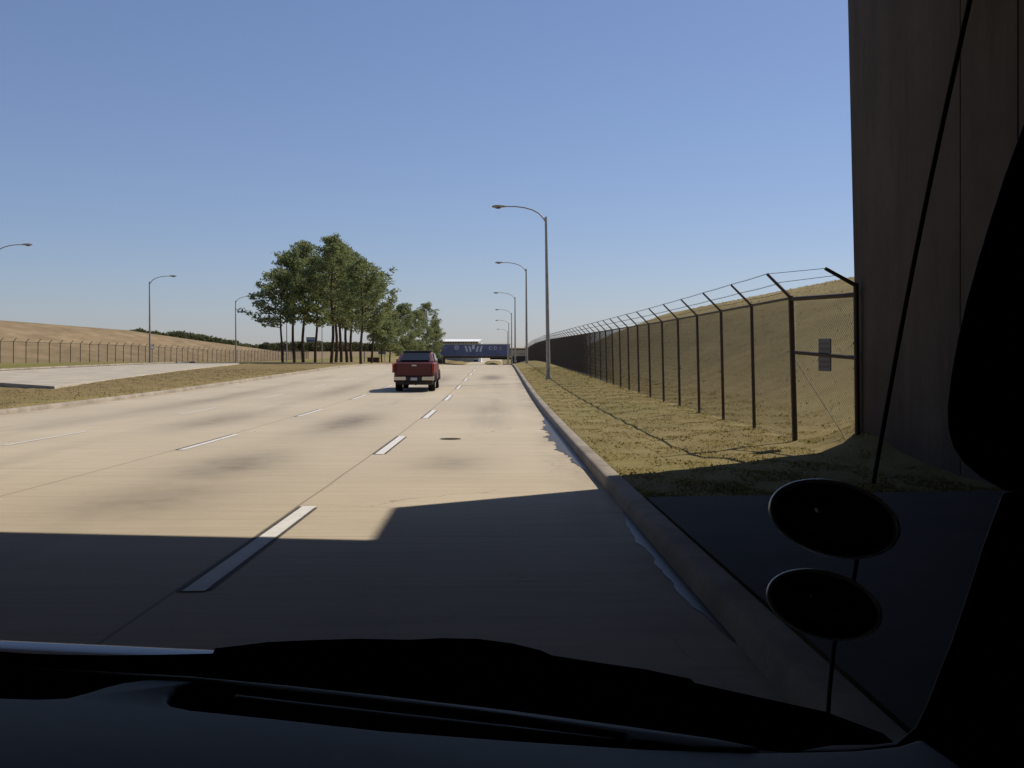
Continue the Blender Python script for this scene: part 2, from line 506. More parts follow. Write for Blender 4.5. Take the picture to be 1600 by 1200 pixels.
# water lying in the gutter, with a ragged edge
def puddle(pts, seed, jag):
    rr_ = random.Random(seed); m = MB()
    for i, (Y, w) in enumerate(pts):
        ph = .5 * math.sin(Y * 2.3 + seed) + .3 * math.sin(Y * 5.9) + .2 * math.sin(Y * 13.)
        w2 = w * (1 + .45 * ph + jag * rr_.uniform(-.5, .5)) if w > .02 else w
        m.v += [(XK - .005, Y, r(Y) + .006), (XK - .02 - w2, Y, r(Y) + .006)]
    for j in range(len(pts) - 1): m.f.append((2 * j, 2 * j + 1, 2 * j + 3, 2 * j + 2))
    return tag(m.build('gutter_water', M['water'], fix=False), 'shallow water lying in the gutter along the kerb', 'water', kind='structure')
puddle([(14.6 + .1 * i, max(.01, .26 * math.sin(math.pi * i / 140) ** .7)) for i in range(141)], 3, .28)
puddle([(5.6 + .06 * i, max(.01, .10 * math.sin(math.pi * i / 85) ** .8)) for i in range(86)], 5, .15)

# iron cover in the near lane
mh = MB(); mh.v = [(-1.01 + .22 * math.cos(a), 20.96 + .24 * math.sin(a), r(20.96 + .24 * math.sin(a)) + .006) for a in np.linspace(0, 2 * math.pi, 20, endpoint=False)]
mh.f = [tuple(range(20))]
tag(mh.build('drain_cover', M['soil'], fix=False), 'small dark drain cover in the lane beside the gutter', 'drain cover')

# pavement below the bridge
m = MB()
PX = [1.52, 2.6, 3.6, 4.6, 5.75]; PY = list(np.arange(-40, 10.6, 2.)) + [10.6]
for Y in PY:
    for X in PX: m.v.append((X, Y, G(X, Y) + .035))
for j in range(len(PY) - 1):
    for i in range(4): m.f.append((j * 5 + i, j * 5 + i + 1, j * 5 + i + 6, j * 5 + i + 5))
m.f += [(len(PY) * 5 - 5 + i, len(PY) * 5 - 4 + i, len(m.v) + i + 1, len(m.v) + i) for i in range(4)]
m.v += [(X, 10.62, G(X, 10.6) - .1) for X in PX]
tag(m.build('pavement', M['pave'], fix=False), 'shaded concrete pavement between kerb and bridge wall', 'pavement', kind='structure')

# the other carriageway beyond the median: a slab with a raised near end
pts = [(-19.9, 46), (-21.8, 60), (-24.7, 82), (-26.6, 104), (-29, 115), (-33.5, 113), (-36, 100), (-36.6, 87), (-36.5, 70), (-40, 60), (-46, 55), (-27, 53.2)]
m = MB(); m.prism([(x, y, -.30 - .0004 * (y - 46)) for x, y in pts], (0, 0, -.55))
tag(m.build('side_road', M['pale'], bevel=.02), 'pale concrete roadway beyond the median ending in a low slab edge', 'road', kind='structure')
m = MB(); m.tube([(x, y, -.27 - .0004 * (y - 46)) for x, y in [(-36.75, 70), (-36.9, 87), (-36.3, 100.3), (-33.7, 113.3)]], .13, 6)
tag(m.build('kerb', M['kerb'], smooth=True), 'pale kerb on the far side of the side road', 'kerb', kind='structure')

# ------------------------------------------------------------------ grass blades (uncountable)
def blades(name, spots, mat, hmin, hmax, label, seed):
    rng = np.random.default_rng(seed)
    n = len(spots); P = np.asarray(spots)
    a = rng.random(n) * 2 * np.pi; h = hmin + (hmax - hmin) * rng.random(n) ** 1.5; w = .006 + .010 * rng.random(n)
    w *= 1 + np.clip(P[:, 1] / 30, 0, 3)
    lean = rng.normal(size=(n, 2)) * .55 * h[:, None]
    d = np.stack([np.cos(a) * w, np.sin(a) * w, 0 * w], 1)
    tip = P + np.stack([lean[:, 0], lean[:, 1], h], 1)
    Vv = np.concatenate([P - d, P + d, tip]).reshape(3, n, 3).transpose(1, 0, 2).reshape(-1, 3)
    Ff = np.arange(3 * n).reshape(-1, 3)
    o = fast_mesh(name, Vv, Ff, 3, mat)
    up = np.tile(np.array([0., 0., 1.]), (len(Vv), 1)) + rng.normal(size=(len(Vv), 3)) * .25
    o.data.normals_split_custom_set_from_vertices((up / np.linalg.norm(up, axis=1)[:, None]).tolist())
    return tag(o, label, 'grass', kind='stuff')
rg = random.Random(11)
sp = []
while len(sp) < 70000:
    Y = 10.7 + 75 * rg.random() ** 2.1; X = 1.52 + rg.random() * 5.2
    if rg.random() > .75 + .25 * (math.sin(X * 3.1 + Y * .9 + 2 * math.sin(Y * .41)) * math.sin(X * 1.3 - Y * 1.7 + 3 * math.sin(X * .9))): continue
    sp.append((X, Y, gz(X, Y) - .005))
for i in range(5000):                   # taller fringe along the fence foot and kerb back
    Y = 16 + 60 * rg.random() ** 1.6; X = XF + rg.gauss(0, .10)
    sp.append((X, Y, gz(X, Y) - .005))
blades('verge_grass', sp, M['blade'], .008, .032, 'short dry grass blades on the verge beside the fence', 1)
sp = []
while len(sp) < 14000:
    Y = 12 + 70 * rg.random() ** 1.6; X = 6 + rg.random() * 11.8
    sp.append((X, Y, gz(X, Y) - .01))
blades('bank_grass', sp, M['straw'], .02, .07, 'dry straw-coloured grass on the bank behind the fence', 2)
sp = []
while len(sp) < 16000:
    Y = 24 + 60 * rg.random() ** 1.4; X = -14.9 - rg.random() ** 1.2 * 16
    if -37 < X < -20 and Y > 46 and X < -20 - (Y - 46) * .12: continue
    sp.append((X, Y, gz(X, Y) - .01))
blades('median_grass', sp, M['straw'], .02, .06, 'brown winter grass on the median beyond the road', 3)
# ------------------------------------------------------------------ the near bridge (its wall at the right, its deck overhead)
br = thing('road_bridge', (5.7, 14, 0), 'dark concrete bridge wall beside the pavement, shading the near road', 'bridge')
def rel(m, o):
    L = o.location; m.v = [(x - L.x, y - L.y, z - L.z) for x, y, z in m.v]; return m
DZ0, DZ1 = 7.06, 7.93
m = MB()
b0 = [(5.50, 15.65, -.6), (6.5, 15.65, -.6), (6.5, -45, -.6), (5.50, -45, -.6)]
b1 = [(5.50, 16.22, DZ1), (6.5, 16.22, DZ1), (6.5, -45, DZ1), (5.50, -45, DZ1)]
m.v = b0 + b1; m.f = [(0, 1, 2, 3), (7, 6, 5, 4), (0, 4, 5, 1), (1, 5, 6, 2), (2, 6, 7, 3), (3, 7, 4, 0)]
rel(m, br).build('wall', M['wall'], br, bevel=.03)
m = MB(); sk = .143
P = [(5.48, 13.5), (-60, 13.5 + sk * 65.5), (-60, -45), (5.48, -45)]
m.prism([(x, y, DZ0) for x, y in P], (0, 0, DZ1 - DZ0))
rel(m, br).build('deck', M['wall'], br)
for gx in range(6):
    m = MB(); yy = 9 - gx * 9.5
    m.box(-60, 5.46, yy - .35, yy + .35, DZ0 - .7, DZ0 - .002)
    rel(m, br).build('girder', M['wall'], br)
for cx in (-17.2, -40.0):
    m = MB(); m.box(cx - .5, cx + .5, -44, 13.0, -.8, DZ0 - .72)  # unseen piers, lengthened forward to block skylight from the left
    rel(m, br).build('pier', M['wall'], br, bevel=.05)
m = MB(); m.box(5.484, 5.498, 12.15, 12.35, -.3, DZ0 - .01)
rel(m, br).build('pilaster', M['wall'], br, bevel=.006)
m = MB(); m.box(5.489, 5.498, 10.8, 12.14, -.3, DZ0 - .01)
rel(m, br).build('wall_panel', M['wall'], br, bevel=.004)

# ------------------------------------------------------------------ fences
def wire_mesh(name, path, zf, height, c, rad, parent, side):
    """diamond netting as thin three-sided wires along a straight path ((x0,y0),(x1,y1))"""
    (x0, y0), (x1, y1) = path
    L = math.hypot(x1 - x0, y1 - y0); t = np.array([(x1 - x0) / L, (y1 - y0) / L])
    n = int(L / c); k = int(height / c) + 1
    s0 = np.arange(n) * c
    kk = np.arange(k)
    s = s0[:, None] + c * (kk[None, :] % 2) * 1.06
    z = np.broadcast_to(.04 + kk * (height - .06) / (k - 1), s.shape)
    X = x0 + t[0] * s; Y = y0 + t[1] * s
    tabY = np.linspace(min(y0, y1) - 1, max(y0, y1) + 1, 200)
    tabZ = np.array([zf(float(np.interp(q, sorted([y0, y1]), [x0, x1] if y0 < y1 else [x1, x0])), float(q)) for q in tabY])
    Z = z + np.interp(Y, tabY, tabZ)
    C = np.stack([X, Y, Z], -1)
    nrm = np.array([-t[1], t[0], 0]) * rad; al = np.array([t[0], t[1], 0]) * rad
    offs = np.stack([nrm, -.5 * nrm + .87 * al, -.5 * nrm - .87 * al])
    Vv = (C[:, :, None, :] + offs[None, None]).reshape(-1, 3)
    idx = (np.arange(n)[:, None] * k + np.arange(k - 1)[None, :]) * 3
    fs = []
    for q in range(3):
        q2 = (q + 1) % 3
        fs.append(np.stack([idx + q, idx + q2, idx + 3 + q2, idx + 3 + q], -1).reshape(-1, 4))
    L0 = parent.location
    return fast_mesh(name, Vv - np.array([L0.x, L0.y, L0.z]), np.concatenate(fs), 4, M['mesh_steel'], parent)

FH = 2.44
fz = lambda X, Y: interp(FZ, Y)
fr = thing('chain_link_fence', (XF, 17.1, 0), 'tall dark chain link fence with barbed wire along the right verge', 'fence')
def lpt(o, p): return (p[0] - o.location.x, p[1] - o.location.y, p[2] - o.location.z)
pm = MB(); pm.tube([(0, 0, -.15), (-.03 * FH, 0, FH)], .036, 8); 
post_me = None; arm_me = None
posts = [17.1 + 2.75 * i for i in range(64)]
AR = (-.40, 0, .37)
for i, Y in enumerate(posts):
    base = (XF, Y, fz(XF, Y))
    if i == 0:
        p = MB().tube([(0, 0, -.15), (-.075, 0, FH)], .047, 8).build('post', M['dark_steel'], fr, smooth=True)
        q = MB().tube([(-.075, 0, FH - .03), (-.075 + AR[0], 0, FH + AR[2])], [.03, .024], 6).build('outrigger_arm', M['dark_steel'], p, smooth=True)
        p.location = lpt(fr, base)
        p1 = None
    elif i == 1:
        p1 = MB().tube([(0, 0, -.15), (-.06, 0, FH)], .034, 8).build('post', M['dark_steel'], fr, smooth=True)
        q = MB().tube([(-.06, 0, FH - .03), (-.06 + AR[0], 0, FH + AR[2])], [.026, .020], 6).build('outrigger_arm', M['dark_steel'], p1, smooth=True)
        p1.location = lpt(fr, base)
    else:
        c = copy_tree(p1, fr); c.location = lpt(fr, base)
yy = list(np.arange(17.1, 191, 2.75))
MB().tube([lpt(fr, (XF - .06, Y, fz(XF, Y) + FH - .03)) for Y in yy], .024, 6).build('top_rail', M['dark_steel'], fr, smooth=True)
for fx, nm in ((1.0, 'a'), (.55, 'b'), (.18, 'c')):
    wp = []
    for j, Y in enumerate(yy):
        wp.append(lpt(fr, (XF - .06 + AR[0] * fx, Y, fz(XF, Y) + FH + AR[2] * fx + .01)))
        wp.append(lpt(fr, (XF - .06 + AR[0] * fx, Y + 1.37, fz(XF, Y + 1.37) + FH + AR[2] * fx - .004)))
    bw = MB().tube(wp, .0045, 4)
    for j in range(700 if fx > .5 else 0):             # barbs
        Y = 17.1 + j * .13
        z = fz(XF, Y) + FH + AR[2] * fx; x = XF - .06 + AR[0] * fx
        bw.tube([lpt(fr, (x - .012, Y, z - .015)), lpt(fr, (x + .012, Y + .01, z + .02))], .003, 3)
    bw.build('barbed_wire', M['dark_steel'], fr, fix=False)
wire_mesh('chain_link_mesh', ((XF - .02, 17.1), (XF - .02, 44.6)), fz, FH, .055, .0025, fr, 0)
wire_mesh('chain_link_mesh', ((XF - .02, 44.6), (XF - .02, 191)), fz, FH, .10, .0052, fr, 0)
# the return panel to the wall
cx, cy = 5.44, 15.5
zc = fz(0, cy) - .03
ep = MB().tube([(cx, cy, zc - .15), (cx - .03, cy, zc + 2.58)], .04, 10)
ep.v = [lpt(fr, v) for v in ep.v]
ep = ep.build('post', M['dark_steel'], fr, smooth=True)
am = MB().tube([lpt(fr, (cx - .03, cy, zc + 2.54)), lpt(fr, (cx - .50, cy, zc + 2.54 + .26))], [.034, .028], 6).build('outrigger_arm', M['dark_steel'], ep, smooth=True)
am = MB().tube([lpt(fr, (XF - .07, 17.08, fz(0, 17) + FH - .05)), lpt(fr, (cx - .03, cy, zc + 2.40))], .036, 8).build('top_rail', M['dark_steel'], fr, smooth=True)
MB().tube([lpt(fr, (XF - .03, 17.08, fz(0, 17) + 1.50)), lpt(fr, (cx - .02, cy, zc + 1.44))], .032, 8).build('middle_rail', M['dark_steel'], fr, smooth=True)
MB().tube([lpt(fr, (XF - .02, 17.05, fz(0, 17) + 1.38)), lpt(fr, (cx - .10, cy + .1, zc + .12))], .007, 6).build('brace_rod', M['dark_steel'], fr, smooth=True)
for f_, dz in ((1., .27), (.6, .13)):
    MB().tube([lpt(fr, (XF - .075 + AR[0] * f_, 17.1, fz(0, 17) + FH + AR[2] * f_)), lpt(fr, (cx - .03 - .47 * f_, cy, zc + 2.54 + .26 * f_))], .0045, 4).build('barbed_wire', M['dark_steel'], fr)
wire_mesh('chain_link_mesh', ((cx, cy), (XF, 17.1)), fz, FH, .055, .0025, fr, 0)
# the sign hung on the return panel
sx = cx + (XF - cx) * .52; sy = cy + (17.1 - cy) * .52
sg = thing('warning_sign', (sx, sy - .05, zc + 1.22), 'narrow weathered grey sign hung on the fence panel beside the bridge wall', 'sign', rz=math.atan2(cy - 17.1, cx - XF))
MB().box(-.16, .16, -.012, .012, 0, .52).build('sign_plate', M['sign_grey'], sg, bevel=.004)
for zz in (.44, .36, .24, .15, .07):
    MB().box(-.13, .13, -.0155, -.0125, zz - .018, zz + .018).build('faded_line', M['sign_band'], sg)

# left fence at the foot of the far bank
XLF = -54.5
lz = lambda X, Y: G(XLF, Y)
fl = thing('chain_link_fence', (XLF, 95, 0), 'low-looking distant chain link fence at the foot of the left bank', 'fence')
p1 = None
posts = [94 + 3.05 * i for i in range(66)]
for Y in posts:
    base = (XLF, Y, lz(0, Y))
    if p1 is None:
        p1 = MB().tube([(0, 0, -.15), (.02, 0, FH)], .05, 6).build('post', M['dark_steel'], fl, smooth=True)
        MB().tube([(.02, 0, FH - .03), (.36, 0, FH + .36)], .04, 5).build('outrigger_arm', M['dark_steel'], p1, smooth=True)
        p1.location = lpt(fl, base)
    else:
        c = copy_tree(p1, fl); c.location = lpt(fl, base)
MB().tube([lpt(fl, (XLF, Y, lz(0, Y) + FH - .03)) for Y in posts], .03, 5).build('top_rail', M['dark_steel'], fl, smooth=True)
wire_mesh('chain_link_mesh', ((XLF, 94), (XLF, 292)), lambda X, Y: G(XLF, Y), FH, .15, .0058, fl, 0)
ls = thing('fence_sign', (XLF + .08, 161, 1.0), 'small dark sign on the far left fence behind a lamp post', 'sign')
MB().box(-.02, .02, -.75, .75, 0, .75).build('sign_plate', M['plastic'], ls, bevel=.01)
MB().box(.021, .026, -.6, .6, .12, .63).build('sign_face', M['sign_grey'], ls)

# ------------------------------------------------------------------ street lamps
def make_lamp():
    o = thing('street_lamp', (0, 0, 0), 'x', 'street lamp')
    MB().tube([(0, 0, -.1), (0, 0, .0), (0, 0, 4.5), (0, 0, 9.05)], [.125, .12, .095, .065], 12).build('pole', M['steel'], o, smooth=True)
    MB().tube([(0, 0, 0), (0, 0, .22)], [.17, .15], 10).build('base_flange', M['steel'], o, smooth=True)
    MB().tube([(-.04, 0, 8.80), (-.14, 0, 8.98), (-.38, 0, 9.25), (-.75, 0, 9.45), (-1.2, 0, 9.58), (-1.7, 0, 9.65), (-2.25, 0, 9.66)], [.045, .042, .04, .038, .036, .034, .032], 8).build('arm', M['steel'], o, smooth=True)
    rings = []
    for (x, w, h, dz) in ((-2.2, .05, .05, 0), (-2.3, .09, .075, 0), (-2.5, .13, .10, -.005), (-2.75, .15, .11, -.01), (-2.92, .11, .085, -.01), (-3.0, .04, .04, -.01)):
        rings.append([(x, w * math.cos(a), 9.66 + dz + h * math.sin(a) * (1 if math.sin(a) > 0 else .65)) for a in np.linspace(0, 2 * math.pi, 12, endpoint=False)])
    h = MB().loft(rings).build('lamp_head', M['steel'], o, smooth=True)
    MB().loft([[(-2.66 + (.17 * s_) * math.cos(a), .10 * s_ * math.sin(a), 9.585 + dz) for a in np.linspace(0, 2 * math.pi, 12, endpoint=False)] for s_, dz in ((.5, -.045), (.9, -.02), (1., .0), (1., .03))]).build('lens', M['glass_dark'], h, smooth=True)
    return o
lamp = make_lamp()
first = True
LR = [(857, 57, .016, 'tallest-looking street lamp, nearest on the grass verge at the right'),
      (823, 99, .006, 'second street lamp from the camera along the right kerb'),
      (805, 143, .003, 'third street lamp from the camera along the right kerb'),
      (799.5, 186, .003, 'fourth street lamp along the right kerb, its base beside the blue overpass banner'),
      (795, 229, .002, 'fifth street lamp along the right kerb, in front of the blue banner end'),
      (793, 285, .002, 'smallest, farthest street lamp above the blue overpass at the right')]
for px, Y, tilt, lab in LR:
    o = lamp if first else copy_tree(lamp); first = False
    X = x_at(px, Y)
    o.location = (X, Y, G(max(X, 1.7), Y) + (0 if Y < 80 else .25)); o.rotation_euler = (0, -tilt, 0)
    tag(o, lab, 'street lamp', 'street lamps along the right verge')
LL = [(79, 'street lamp at the left edge, only its arm and head showing'),
      (114, 'street lamp rising before the far left bank, standing clear of the trees'),
      (151, 'street lamp just left of the pine trees'),
      (187, 'thin distant street lamp behind the leftmost pine trunk'),
      (224, 'faintest distant street lamp seen between the pine trunks')]
for Y, lab in LL:
    o = copy_tree(lamp)
    o.location = (-38.8, Y, G(-38.8, Y) - .02); o.rotation_euler = (0, .006, math.pi)
    tag(o, lab, 'street lamp', 'street lamps beyond the median')

# ------------------------------------------------------------------ trees
def leaf_cloud(cents, rads, per, size, rng, flat=.62):
    """many small needle-bundle triangles in flattened puffs"""
    P = []
    for c, rd in zip(cents, rads):
        k = max(6, int(per * (rd / .7) ** 2))
        d = rng.normal(size=(k, 3)); d /= np.linalg.norm(d, axis=1)[:, None]
        d *= (rng.random(k) ** .45)[:, None] * rd
        d[:, 2] *= flat
        P.append(np.asarray(c) + d)
    P = np.concatenate(P); n = len(P)
    a = rng.normal(size=(n, 3)); a /= np.linalg.norm(a, axis=1)[:, None]
    a[:, 2] = np.abs(a[:, 2]) * .8 + .1
    b = np.cross(a, rng.normal(size=(n, 3))); b /= np.linalg.norm(b, axis=1)[:, None] + 1e-9
    sz = size * (.6 + .8 * rng.random(n))[:, None]
    V = np.stack([P - b * sz * .33, P + b * sz * .33, P + a * sz], 1).reshape(-1, 3)
    return V, np.arange(3 * n).reshape(-1, 3)

def pine(px, Y, topy, boty, radpx, label, seed, group, skew=0.0, fat=1.0, lean=0.0, limbs=()):
    rng = np.random.default_rng(seed); rr_ = random.Random(seed)
    X = x_at(px, Y); z0 = G(X, Y) - .05
    top = EYE + (HY - topy) / FPX * Y - z0; bot = EYE + (HY - boty) / FPX * Y - z0
    rad = radpx / FPX * Y
    o = thing('pine_tree', (X, Y, z0), label, 'tree', group)
    axis = lambda h: Vector((lean * (h / top) ** 1.5 + .12 * math.sin(h * .7 + seed), .1 * math.cos(h * .6 + seed), h))
    t = MB()
    hs = np.linspace(0, top * .97, 10)
    tr0 = .011 * top + .04
    t.tube([axis(0) - Vector((0, 0, .2))] + [axis(h) for h in hs[0:]], [tr0 * 1.25] + [tr0 * (1 - .88 * (h / top) ** 1.1) for h in hs], 8)
    cents, rads = [], []
    nl = int(16 + 2.2 * (top - bot))
    for i in range(nl):
        u = (i + rr_.random()) / nl
        h = bot + (top - bot) * (u ** .95) * .97
        prof = (math.sin(math.pi * min(1, .20 + .80 * u)) ** .65) if u < .97 else .15
        L = rad * prof * rr_.uniform(.55, 1.15)
        if u < .15: L *= rr_.uniform(.6, 1.2)
        az = i * 2.4 + rr_.uniform(-.5, .5)
        d = Vector((math.cos(az), math.sin(az), 0))
        L *= 1 + skew * d.x
        p0 = axis(h); p1 = p0 + d * L * .55 + Vector((0, 0, L * .10 + .1)); p2 = p0 + d * L + Vector((0, 0, L * rr_.uniform(.05, .38)))
        t.tube([p0, p1, p2], [max(.03, tr0 * .30 * (1 - .6 * u)), .035, .014], 5, False)
        for q in (.5, .78, 1.0):
            if q < .6 and u < .4 and rr_.random() < .7: continue
            c = p0.lerp(p2, q) if q > .55 else p0.lerp(p1, q / .55)
            for w in range(2 if q > .5 else 1):
                cents.append(tuple(c + Vector((rr_.gauss(0, .35), rr_.gauss(0, .35), rr_.gauss(.12, .28)))))
                rads.append(rr_.uniform(.38, .78) * (.75 + .25 * min(1, rad / 2.2)) * fat)
    for (py0, tx, ty) in limbs:          # long limbs of this tree, as drawn by its outline
        p0 = axis(EYE + (HY - py0) / FPX * Y - z0)
        p2 = Vector((x_at(tx, Y) - X, rr_.uniform(-1, 1), EYE + (HY - ty) / FPX * Y - z0))
        p1 = p0.lerp(p2, .55) - Vector((0, 0, .25))
        t.tube([p0, p1, p2], [tr0 * .35, .045, .015], 5, False)
        for q in np.linspace(.35, 1., 7):
            c_ = (p0.lerp(p1, q / .55) if q < .55 else p1.lerp(p2, (q - .55) / .45)) + Vector((rr_.gauss(0, .2), rr_.gauss(0, .4), rr_.gauss(.15, .15)))
            cents.append(tuple(c_)); rads.append(rr_.uniform(.4, .68))
    for w in range(6):
        cents.append(tuple(axis(top * .96) + Vector((rr_.gauss(0, .3), rr_.gauss(0, .3), rr_.uniform(-.7, .15))))); rads.append(rr_.uniform(.35, .55))
    t.build('trunk', M['bark'], o, smooth=True, fix=False)
    V, F = leaf_cloud(cents, rads, 50, .27, rng)
    fast_mesh('crown', V, F, 3, M['needle'], o)
    return o

GA = 'pine trees grouped on the median'
TR = [(440, 117, 428, 508, 36, 'outermost small pine at the left end of the grove, with low limbs reaching left', -.45),
      (459, 121, 396, 502, 30, 'slim tall pine, second trunk from the left end of the grove', -.2),
      (474, 127, 379, 496, 30, 'tall pine with a round top, third trunk from the left', -.1),
      (494, 123, 402, 512, 27, 'straight slender pine standing alone between the left trio and the dense grove', 0),
      (519, 119, 371, 505, 36, 'tallest pine of the grove, at the left of the dense trunks', 0),
      (525, 131, 375, 512, 38, 'tall pine close against the tallest one', 0),
      (532, 141, 384, 514, 34, 'pine with a thin trunk behind the two tallest pines', 0),
      (541, 136, 390, 516, 38, 'pine with a slim trunk in the middle of the dense grove', .1),
      (549, 146, 398, 518, 40, 'pine with twin-looking trunk right of the grove middle', .2),
      (565, 116, 408, 518, 40, 'thick trunked pine with a wide crown, rightmost trunk of the grove', .3),
      (582, 139, 432, 520, 29, 'shorter pine filling the right shoulder of the grove behind the thick trunk', .15)]
LIMBS = {440: [(508, 381, 487), (500, 391, 462), (482, 402, 444), (470, 415, 428), (512, 398, 500), (505, 462, 492)],
         459: [(440, 421, 425), (425, 432, 398)], 494: [(505, 512, 497), (500, 478, 500), (470, 512, 455)],
         549: [(440, 590, 418), (460, 596, 445)],
         565: [(505, 607, 470), (490, 601, 446), (512, 600, 496), (470, 588, 425), (518, 590, 508), (500, 540, 490)]}
for i, (px, Y, ty, by, rp_, lab, sk_) in enumerate(TR):
    pine(px, Y, ty, by, rp_, lab, 20 + i, GA, sk_, limbs=LIMBS.get(px, ()))
GB = 'bushy trees near the overpass'
TB = [(597, 166, 492, 540, 20, 'low bushy tree half behind the right shoulder of the pine grove', 0),
      (610, 185, 484, 548, 24, 'low bushy tree just right of the pine grove', 0),
      (630, 196, 478, 552, 26, 'rounded bushy tree directly above the red pickup', 0),
      (649, 226, 486, 553, 25, 'bushy tree behind the pickup, left of the loose topped one', 0),
      (667, 250, 474, 552, 20, 'loose topped pine nearest the blue overpass', .1),
      (680, 276, 503, 552, 12, 'small tree tucked against the left end of the overpass', 0)]
for i, (px, Y, ty, by, rp_, lab, sk_) in enumerate(TB):
    pine(px, Y, ty, by + 6, rp_ * 1.02, lab, 60 + i, GB, sk_, 1.25 if i != 4 else 1.05)

def woods(name, poly, Y, seed, label, zb):
    rng = np.random.default_rng(seed); cents, rads = [], []
    pxs = np.arange(poly[0][0], poly[-1][0], 1.1)
    for px in pxs:
        ty = interp(poly, px) + rng.normal() * .5 + 1.2 * math.sin(px * .33) * math.sin(px * .11)
        yj = Y + rng.uniform(0, 40)
        zt = EYE + (HY - ty) / FPX * yj; X = x_at(px, yj); z = zt
        while z > zb:
            rd = rng.uniform(.9, 1.7)
            cents.append((X + rng.normal() * .6, yj, z - rd * .7)); rads.append(rd); z -= rd * 1.1
    V, F = leaf_cloud(cents, rads, 9, 1.0, rng, .9)
    return tag(fast_mesh(name, V, F, 3, M['wood']), label, 'woods', kind='stuff')
woods('distant_woods', [(170, 522), (200, 518), (214, 516), (224, 516), (232, 518), (246, 521), (262, 522), (275, 519), (284, 519), (300, 523), (318, 524), (330, 529), (345, 530), (358, 534), (368, 533), (378, 539), (400, 541)], 430, 5, 'dark tree tops showing above the left grassy bank', -1.5)
woods('distant_woods', [(360, 537), (400, 540), (415, 537), (460, 535), (500, 535), (560, 536), (600, 538), (640, 540), (690, 541)], 720, 6, 'long dark line of far woods beyond the field behind the pine trunks', -3.2)

# ------------------------------------------------------------------ far buildings and the blue overpass
Yb = 760
X0, X1 = x_at(478.5, Yb), x_at(492, Yb)
zt = EYE + (HY - 528) / FPX * Yb
tw = thing('tower_block', ((X0 + X1) / 2, Yb, -3), 'small grey square tower rising above the far woods between pine trunks', 'building')
hw = (X1 - X0) / 2
MB().box(-hw, hw, 0, hw * 2, 0, zt + 3).build('wall', M['tower'], tw, bevel=.05)
MB().box(-hw - .25, hw + .25, -.25, hw * 2 + .25, zt + 3.005, zt + 3.5).build('roof', M['brown'], tw)
for k in range(3):
    MB().box(-hw + .5, hw - .5, -.06, -.002, 4.2 + k * 1.9, 5.2 + k * 1.9).build('window_band', M['glass_dark'], tw)

YB = 400
Pz = lambda py, Y=YB: EYE + (HY - py) / FPX * Y
ov = thing('overpass', (x_at(740, YB), YB, r(YB)), 'far overpass with a blue printed banner spanning the road', 'bridge')
def pb(px0, px1, py0, py1, y0, y1):     # box from its extent as measured at the overpass face
    L = ov.location
    return MB().box(x_at(px0, YB) - L.x, x_at(px1, YB) - L.x, y0, y1, Pz(py1) - L.z, Pz(py0) - L.z)
pb(672, 900, 544.2, 556.5, .3, 22).build('deck', M['pale'], ov)
pb(672, 682.8, 538.5, 544.0, .2, .7).build('parapet', M['pale'], ov)
pb(682.8, 798, 537.3, 538.2, .0, .5).build('coping', M['pale'], ov)
ban = pb(683, 797, 538.3, 556.0, 0, .28).build('banner', M['blue'], ov, bevel=.02)
pb(672, 797, 556.6, 559.5, .8, 21).build('girder', M['brown'], ov)
pb(683.2, 694.5, 559.6, 574, 1.2, 5).build('pier', M['brown'], ov)
pb(765, 800, 559.6, 562.5, 14, 24).build('abutment', M['pave'], ov)
pb(799, 900, 556.6, 570, 1.0, 24).build('abutment', M['pave'], ov)
pb(797.5, 900, 544.6, 546.2, -.3, .28).build('parapet', M['brown'], ov)
pb(797.5, 900, 546.6, 551.5, -.15, .28).build('fascia', M['pale'], ov)
Lo = ov.location
def letter(ch, px, py, h, mat):
    cu = bpy.data.curves.new('letter', 'FONT'); cu.body = ch; cu.size = h; cu.extrude = .03; cu.align_x = 'CENTER'; cu.offset = .035
    t = bpy.data.objects.new('letter', cu); COL.objects.link(t)
    bpy.context.view_layer.update()
    me = bpy.data.meshes.new_from_object(t.evaluated_get(bpy.context.evaluated_depsgraph_get()))
    bpy.data.objects.remove(t, do_unlink=True)
    me.materials.clear(); me.materials.append(mat)
    o = link('letter', me, ban)
    o.rotation_euler = (R(90), 0, 0); o.location = (x_at(px, YB) - Lo.x, -.05, Pz(py) - Lo.z)
    return o
letter('C', 766, 546.4, 1.75, M['cream']); letter('D', 773.8, 546.4, 1.75, M['cream']); letter('E', 782, 546.4, 1.75, M['pink'])
